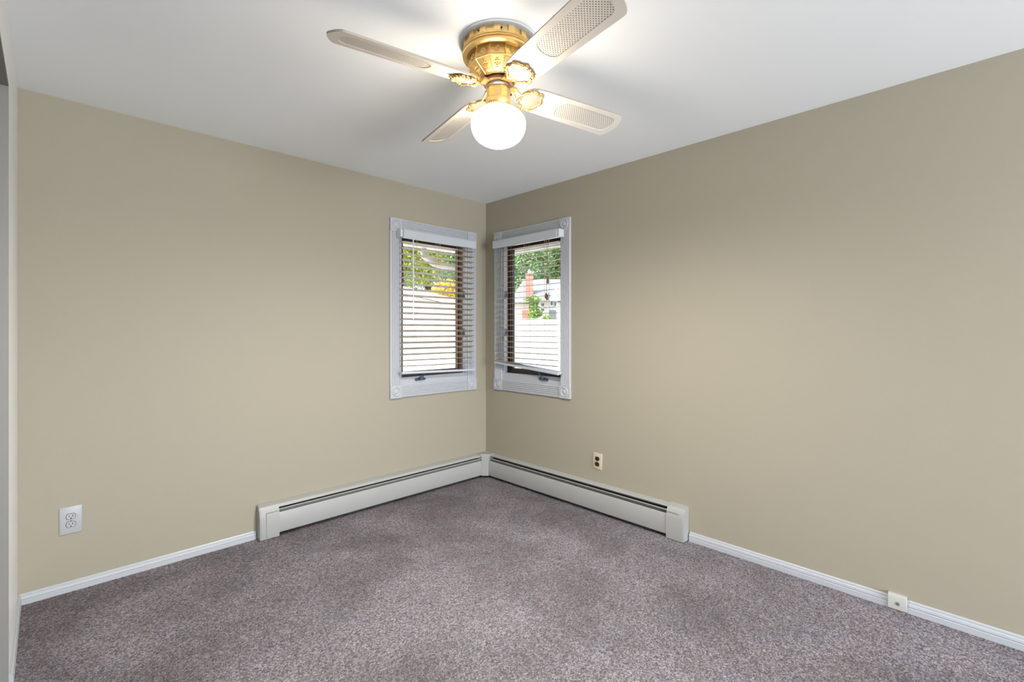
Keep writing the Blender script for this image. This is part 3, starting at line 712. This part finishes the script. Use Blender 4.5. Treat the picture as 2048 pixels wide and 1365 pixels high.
ds = MB(); ds.tube([(-0.13, 0.80, 2.10), (-0.13, 0.78, 2.03), (-0.10, 0.66, 1.95), (0.02, 0.42, 1.875), (0.10, 0.22, 1.82), (0.12, 0.20, 1.70), (0.12, 0.20, -0.5)], 0.036, 10)
tag(ds.build('downspout', M['gutter'], smooth=40), 'white rain downspout bending from the eave to the house corner outside', 'downspout')

# ------------------------------------------------------------------ outside: yard, fence, garage, house, plants
GZ = -0.5
def at(px, D, z=GZ): p = CAM + FW * D + RT * ((px - CXP) / FPX * D); return Vector((p.x, p.y, z))
def zpx(y, D): return CAM.z + (HOR - y) / FPX * D
structure(MB().box((-40, -40, GZ - 0.1), (140, 140, GZ)).build('ground', M['lawn']))
def EXT(origin):                       # local frame: a = right, b = away from the camera, z up
    return lambda p: Vector((RT.x * p[0] + FW.x * p[1], RT.y * p[0] + FW.y * p[1], p[2]))

fc = at(1060, 9.5); fe = empty('vinyl_fence', fc); tag(fe, 'tall white vinyl privacy fence across the yard outside the right window', 'fence')
FT = zpx(638, 9.5) - GZ; E0, E1 = -0.9, 4.0
TT = EXT(fc)
pn = MB(TT); nb = int((E1 - E0) / 0.15)
for i in range(nb):
    a = E0 + i * 0.15; pn.box((a + 0.004, -0.012 + 0.001 * (i % 2), 0.05), (a + 0.146, 0.012, FT - 0.09))
pn.build('fence_boards', M['vinyl'], fe)
MB(TT).box((E0, -0.03, FT - 0.10), (E1, 0.03, FT)).build('top_rail', M['vinyl'], fe)
MB(TT).box((E0, -0.03, 0.02), (E1, 0.03, 0.14)).build('bottom_rail', M['vinyl'], fe)
for a in (E0, E0 + 2.0, E0 + 4.0):
    MB(TT).box((a - 0.06, -0.062, 0), (a + 0.06, 0.062, FT + 0.03)).build('fence_post', M['vinyl'], fe)

# pale garage outside the left window, its roof edge falling to the right
gD = 9.2; g0 = at(860, gD); ga = empty('garage', g0); tag(ga, 'pale garage with light sloping roof outside the left window', 'garage')
TT = EXT(g0)
xa, xb = (770 - 860) / FPX * gD, (925 - 860) / FPX * gD
za, zb_ = zpx(566, gD) - GZ, zpx(604, gD) - GZ
gw = MB(TT); gw.prism([(xa, 0), (xb, 0), (xb, zb_ - 0.12), (xa, za - 0.12)], lambda a, z, h: (a, h, z), 0.0, 2.4); gw.build('wall', M['siding'], ga)
for i in range(9):
    z = 0.55 + i * 0.2
    sdg = MB(TT).box((xa, -0.012, z), (xb, 0.0, z + 0.185)) if i == 0 else sdg.box((xa, -0.012, z), (xb, 0.0, z + 0.185))
sdg.build('siding_boards', M['siding'], ga)
MB(TT).prism([(xa - 0.1, za - 0.10), (xb + 0.12, zb_ - 0.13), (xb + 0.12, zb_), (xa - 0.1, za + 0.03)], lambda a, z, h: (a, h, z), -0.15, 2.5).build('roof', M['palroof'], ga)

# neighbour's house beyond the fence
hD = 36.0; h0 = at(1085, hD); hs = empty('neighbor_house', h0); tag(hs, 'white house with grey roof and brick chimney beyond the fence', 'house')
TT = EXT(h0); X = lambda px: (px - 1085) / FPX * hD; Z = lambda y: zpx(y, hD) - GZ
MB(TT).box((X(1062), 0, 0), (X(1165), 8, Z(600))).build('wall', M['siding'], hs)
MB(TT).box((X(1000), 1.2, 0), (X(1062), 8, Z(606))).build('wing_wall', M['siding'], hs)
rf = MB(TT)   # main roof: eave at the front, ridge away, hipped at the left
rf.add([(X(1018), 0.6, Z(603)), (X(1175), -0.5, Z(600)), (X(1175), 8.6, Z(600)), (X(1018), 8.6, Z(603)), (X(1050), 4.2, Z(547)), (X(1170), 4.2, Z(547)),
        (X(1018), 0.6, Z(606)), (X(1175), -0.5, Z(604))], [(0, 1, 5, 4), (1, 2, 5), (2, 3, 4, 5), (3, 0, 4), (0, 6, 7, 1), (0, 1, 2, 3)])
rf.build('roof', M['roof'], hs)
MB(TT).prism([(-1.0, Z(600)), (-1.15, Z(603)), (1.5, Z(578)), (1.5, Z(582))], lambda b, z, h: (h, b, z), X(1066), X(1097)).build('porch_roof', M['roof'], hs)
MB(TT).box((X(1064), -0.62, Z(603)), (X(1160), -0.5, Z(600))).build('eave_trim', M['gutter'], hs)
MB(TT).prism([(X(1097), Z(600)), (X(1135), Z(600)), (X(1135), Z(566)), (X(1116), Z(572))], lambda a, z, h: (a, h, z), -0.4, 3.0).build('gable', M['siding'], hs)
cm = MB(TT).box((X(1052), 0.4, Z(604)), (X(1067), 1.0, Z(548))).box((X(1051), 0.35, Z(549)), (X(1068), 1.05, Z(546))).build('chimney', M['brick'], hs)
MB(TT).lathe([(0.14, 0), (0.14, 0.25), (0.08, 0.35), (0, 0.36)], 12, ax=lambda x, y, h: (X(1059.5) + x, 0.7 + y, Z(546) + h)).build('chimney_cap', M['steel'], cm)
def hwin(x0, x1, y0, y1, m=None):
    f = MB(TT).ring((X(x0) - .1, Z(y1) - .1, X(x1) + .1, Z(y0) + .1), (X(x0), Z(y1), X(x1), Z(y0)), lambda a, z, h: (a, h, z), -0.08, 0.02).build('window', M['gutter'], hs)
    MB(TT).box((X(x0), -0.04, Z(y1)), (X(x1), 0.0, Z(y0))).build('pane', m or M['glassd'], f)
hwin(1082, 1088, 607, 615); hwin(1082, 1088, 616, 623); hwin(1101, 1106, 604, 611); hwin(1108, 1112, 604, 613)
MB(TT).box((X(1098), -0.12, 0.2), (X(1112), -0.02, Z(621))).build('door', M['greydoor'], hs)
bw = MB(TT).box((X(1044), -0.6, 0), (X(1061), 0.0, Z(621))); bw.build('brick_bay', M['brick'], hs)

def leaves(mb, c, r, n, size, R, shell=0.55):
    for _ in range(n):
        while True:
            d = Vector((R.uniform(-1, 1), R.uniform(-1, 1), R.uniform(-1, 1)))
            if 0.05 < d.length < 1: break
        k = d.length; d = d / k * (shell + (1 - shell) * R.random())
        nz = 1 + 0.28 * noise.noise(d * 2.2 + Vector(c) * 0.7)
        p = Vector((c[0] + d.x * r[0] * nz, c[1] + d.y * r[1] * nz, c[2] + d.z * r[2] * nz))
        a = Vector((R.uniform(-1, 1), R.uniform(-1, 1), R.uniform(-1, 1))).normalized(); b = a.cross(Vector((R.uniform(-1, 1), R.uniform(-1, 1), R.uniform(-1, 1)))).normalized()
        s = size * R.uniform(0.6, 1.3)
        mb.add([p - a * s, p + b * s * 0.5, p + a * s, p - b * s * 0.5], [(0, 1, 2, 3)])
def tree(px, D, cz, rad, rh, n, size, m, label, seed, trunk=0.16, name='tree', cat='tree', group=None, clumps=5):
    R = random.Random(seed); p = at(px, D); o = empty(name, p); tag(o, label, cat, group)
    mb = MB()
    for k in range(clumps):
        a = 2 * PI * k / clumps + R.random(); q = 0.5 * rad if k else 0
        c = (q * math.cos(a), q * math.sin(a), cz - GZ + R.uniform(-0.25, 0.3) * rh)
        leaves(mb, c, (rad * 0.62, rad * 0.62, rh * 0.62), n // clumps, size, R)
    mb.build('crown' if trunk else 'foliage', m, o, recalc=False)
    if trunk:
        h = cz - GZ
        t = MB().tube([(0, 0, -0.05), (0.04, 0.03, h * 0.4), (-0.05, 0.02, h * 0.8), (0, 0, h)], trunk, 8, rfun=lambda i: trunk * (1.3, 1, 0.7, 0.4)[i])
        for a in (0.4, 2.4, 4.4): t.tube([(0, 0, h * 0.6), (math.cos(a) * rad * 0.3, math.sin(a) * rad * 0.3, h * 0.9), (math.cos(a) * rad * 0.5, math.sin(a) * rad * 0.5, h * 1.1)], trunk * 0.4, 6)
        t.build('trunk', M['bark'], o, smooth=50)
    return o
tree(800, 14.5, 4.3, 1.5, 2.1, 26000, 0.048, M['leafy'], 'yellow-green leafy tree at the far left of the left window view', 11)
tree(858, 20.0, 5.0, 2.2, 2.9, 30000, 0.066, M['leaf'], 'green leafy tree filling the middle of the left window view', 12)
tree(925, 26.5, 5.9, 2.6, 3.6, 28000, 0.088, M['leafd'], 'darker green tree behind the right side of the left window', 13)
tree(1016, 54.0, 8.0, 5.0, 5.6, 34000, 0.17, M['leafd'], 'large dark green tree left of the brick chimney', 14, 0.3)
tree(1082, 68.0, 13.0, 7.0, 7.0, 40000, 0.22, M['leaf'], 'large green tree behind the house roof beside the chimney', 15, 0.3)
tree(1160, 84.0, 16.5, 9.5, 8.5, 34000, 0.28, M['leaf'], 'green tree behind the house at the right edge of the right window', 16, 0.3)
tree(900, 13.4, 2.38, 0.62, 0.42, 7000, 0.035, M['leafg'], 'golden yellow shrub above the garage roof', 17, 0.06, 'golden_shrub', 'shrub', clumps=6)
hI = at(1068, hD - 2.2)
ivy = MB(); R = random.Random(5)
for k, (dx, z, rx, rz_) in enumerate(((0, Z(610), .33, .55), (0.0, Z(622), .38, .5), (-0.1, Z(603), .65, .18), (0.15, Z(630), .5, .35), (0, 1.6, .5, 1.2))):
    leaves(ivy, (RT.x * dx, RT.y * dx, z), (rx, rx, rz_), 700, 0.09, R, 0.4)
tag(ivy.build('ivy', M['ivy'], recalc=False, loc=hI), 'green ivy column climbing the front of the white house', 'ivy')
for i, (px, lab) in enumerate(((1063, 'low green bush just left of the house window, above the fence'), (1092, 'low green bush between the house window and grey door'))):
    b = MB(); leaves(b, (0, 0, Z(636) - 0.6), (0.42, 0.34, 0.75), 1500, 0.09, R, 0.4)
    b.build('bush', M['ivy'], recalc=False, loc=at(px, hD - 3.6))
    tag(bpy.data.objects[-1] if False else sc.collection.objects[-1], lab, 'bush', 'bushes before the house')
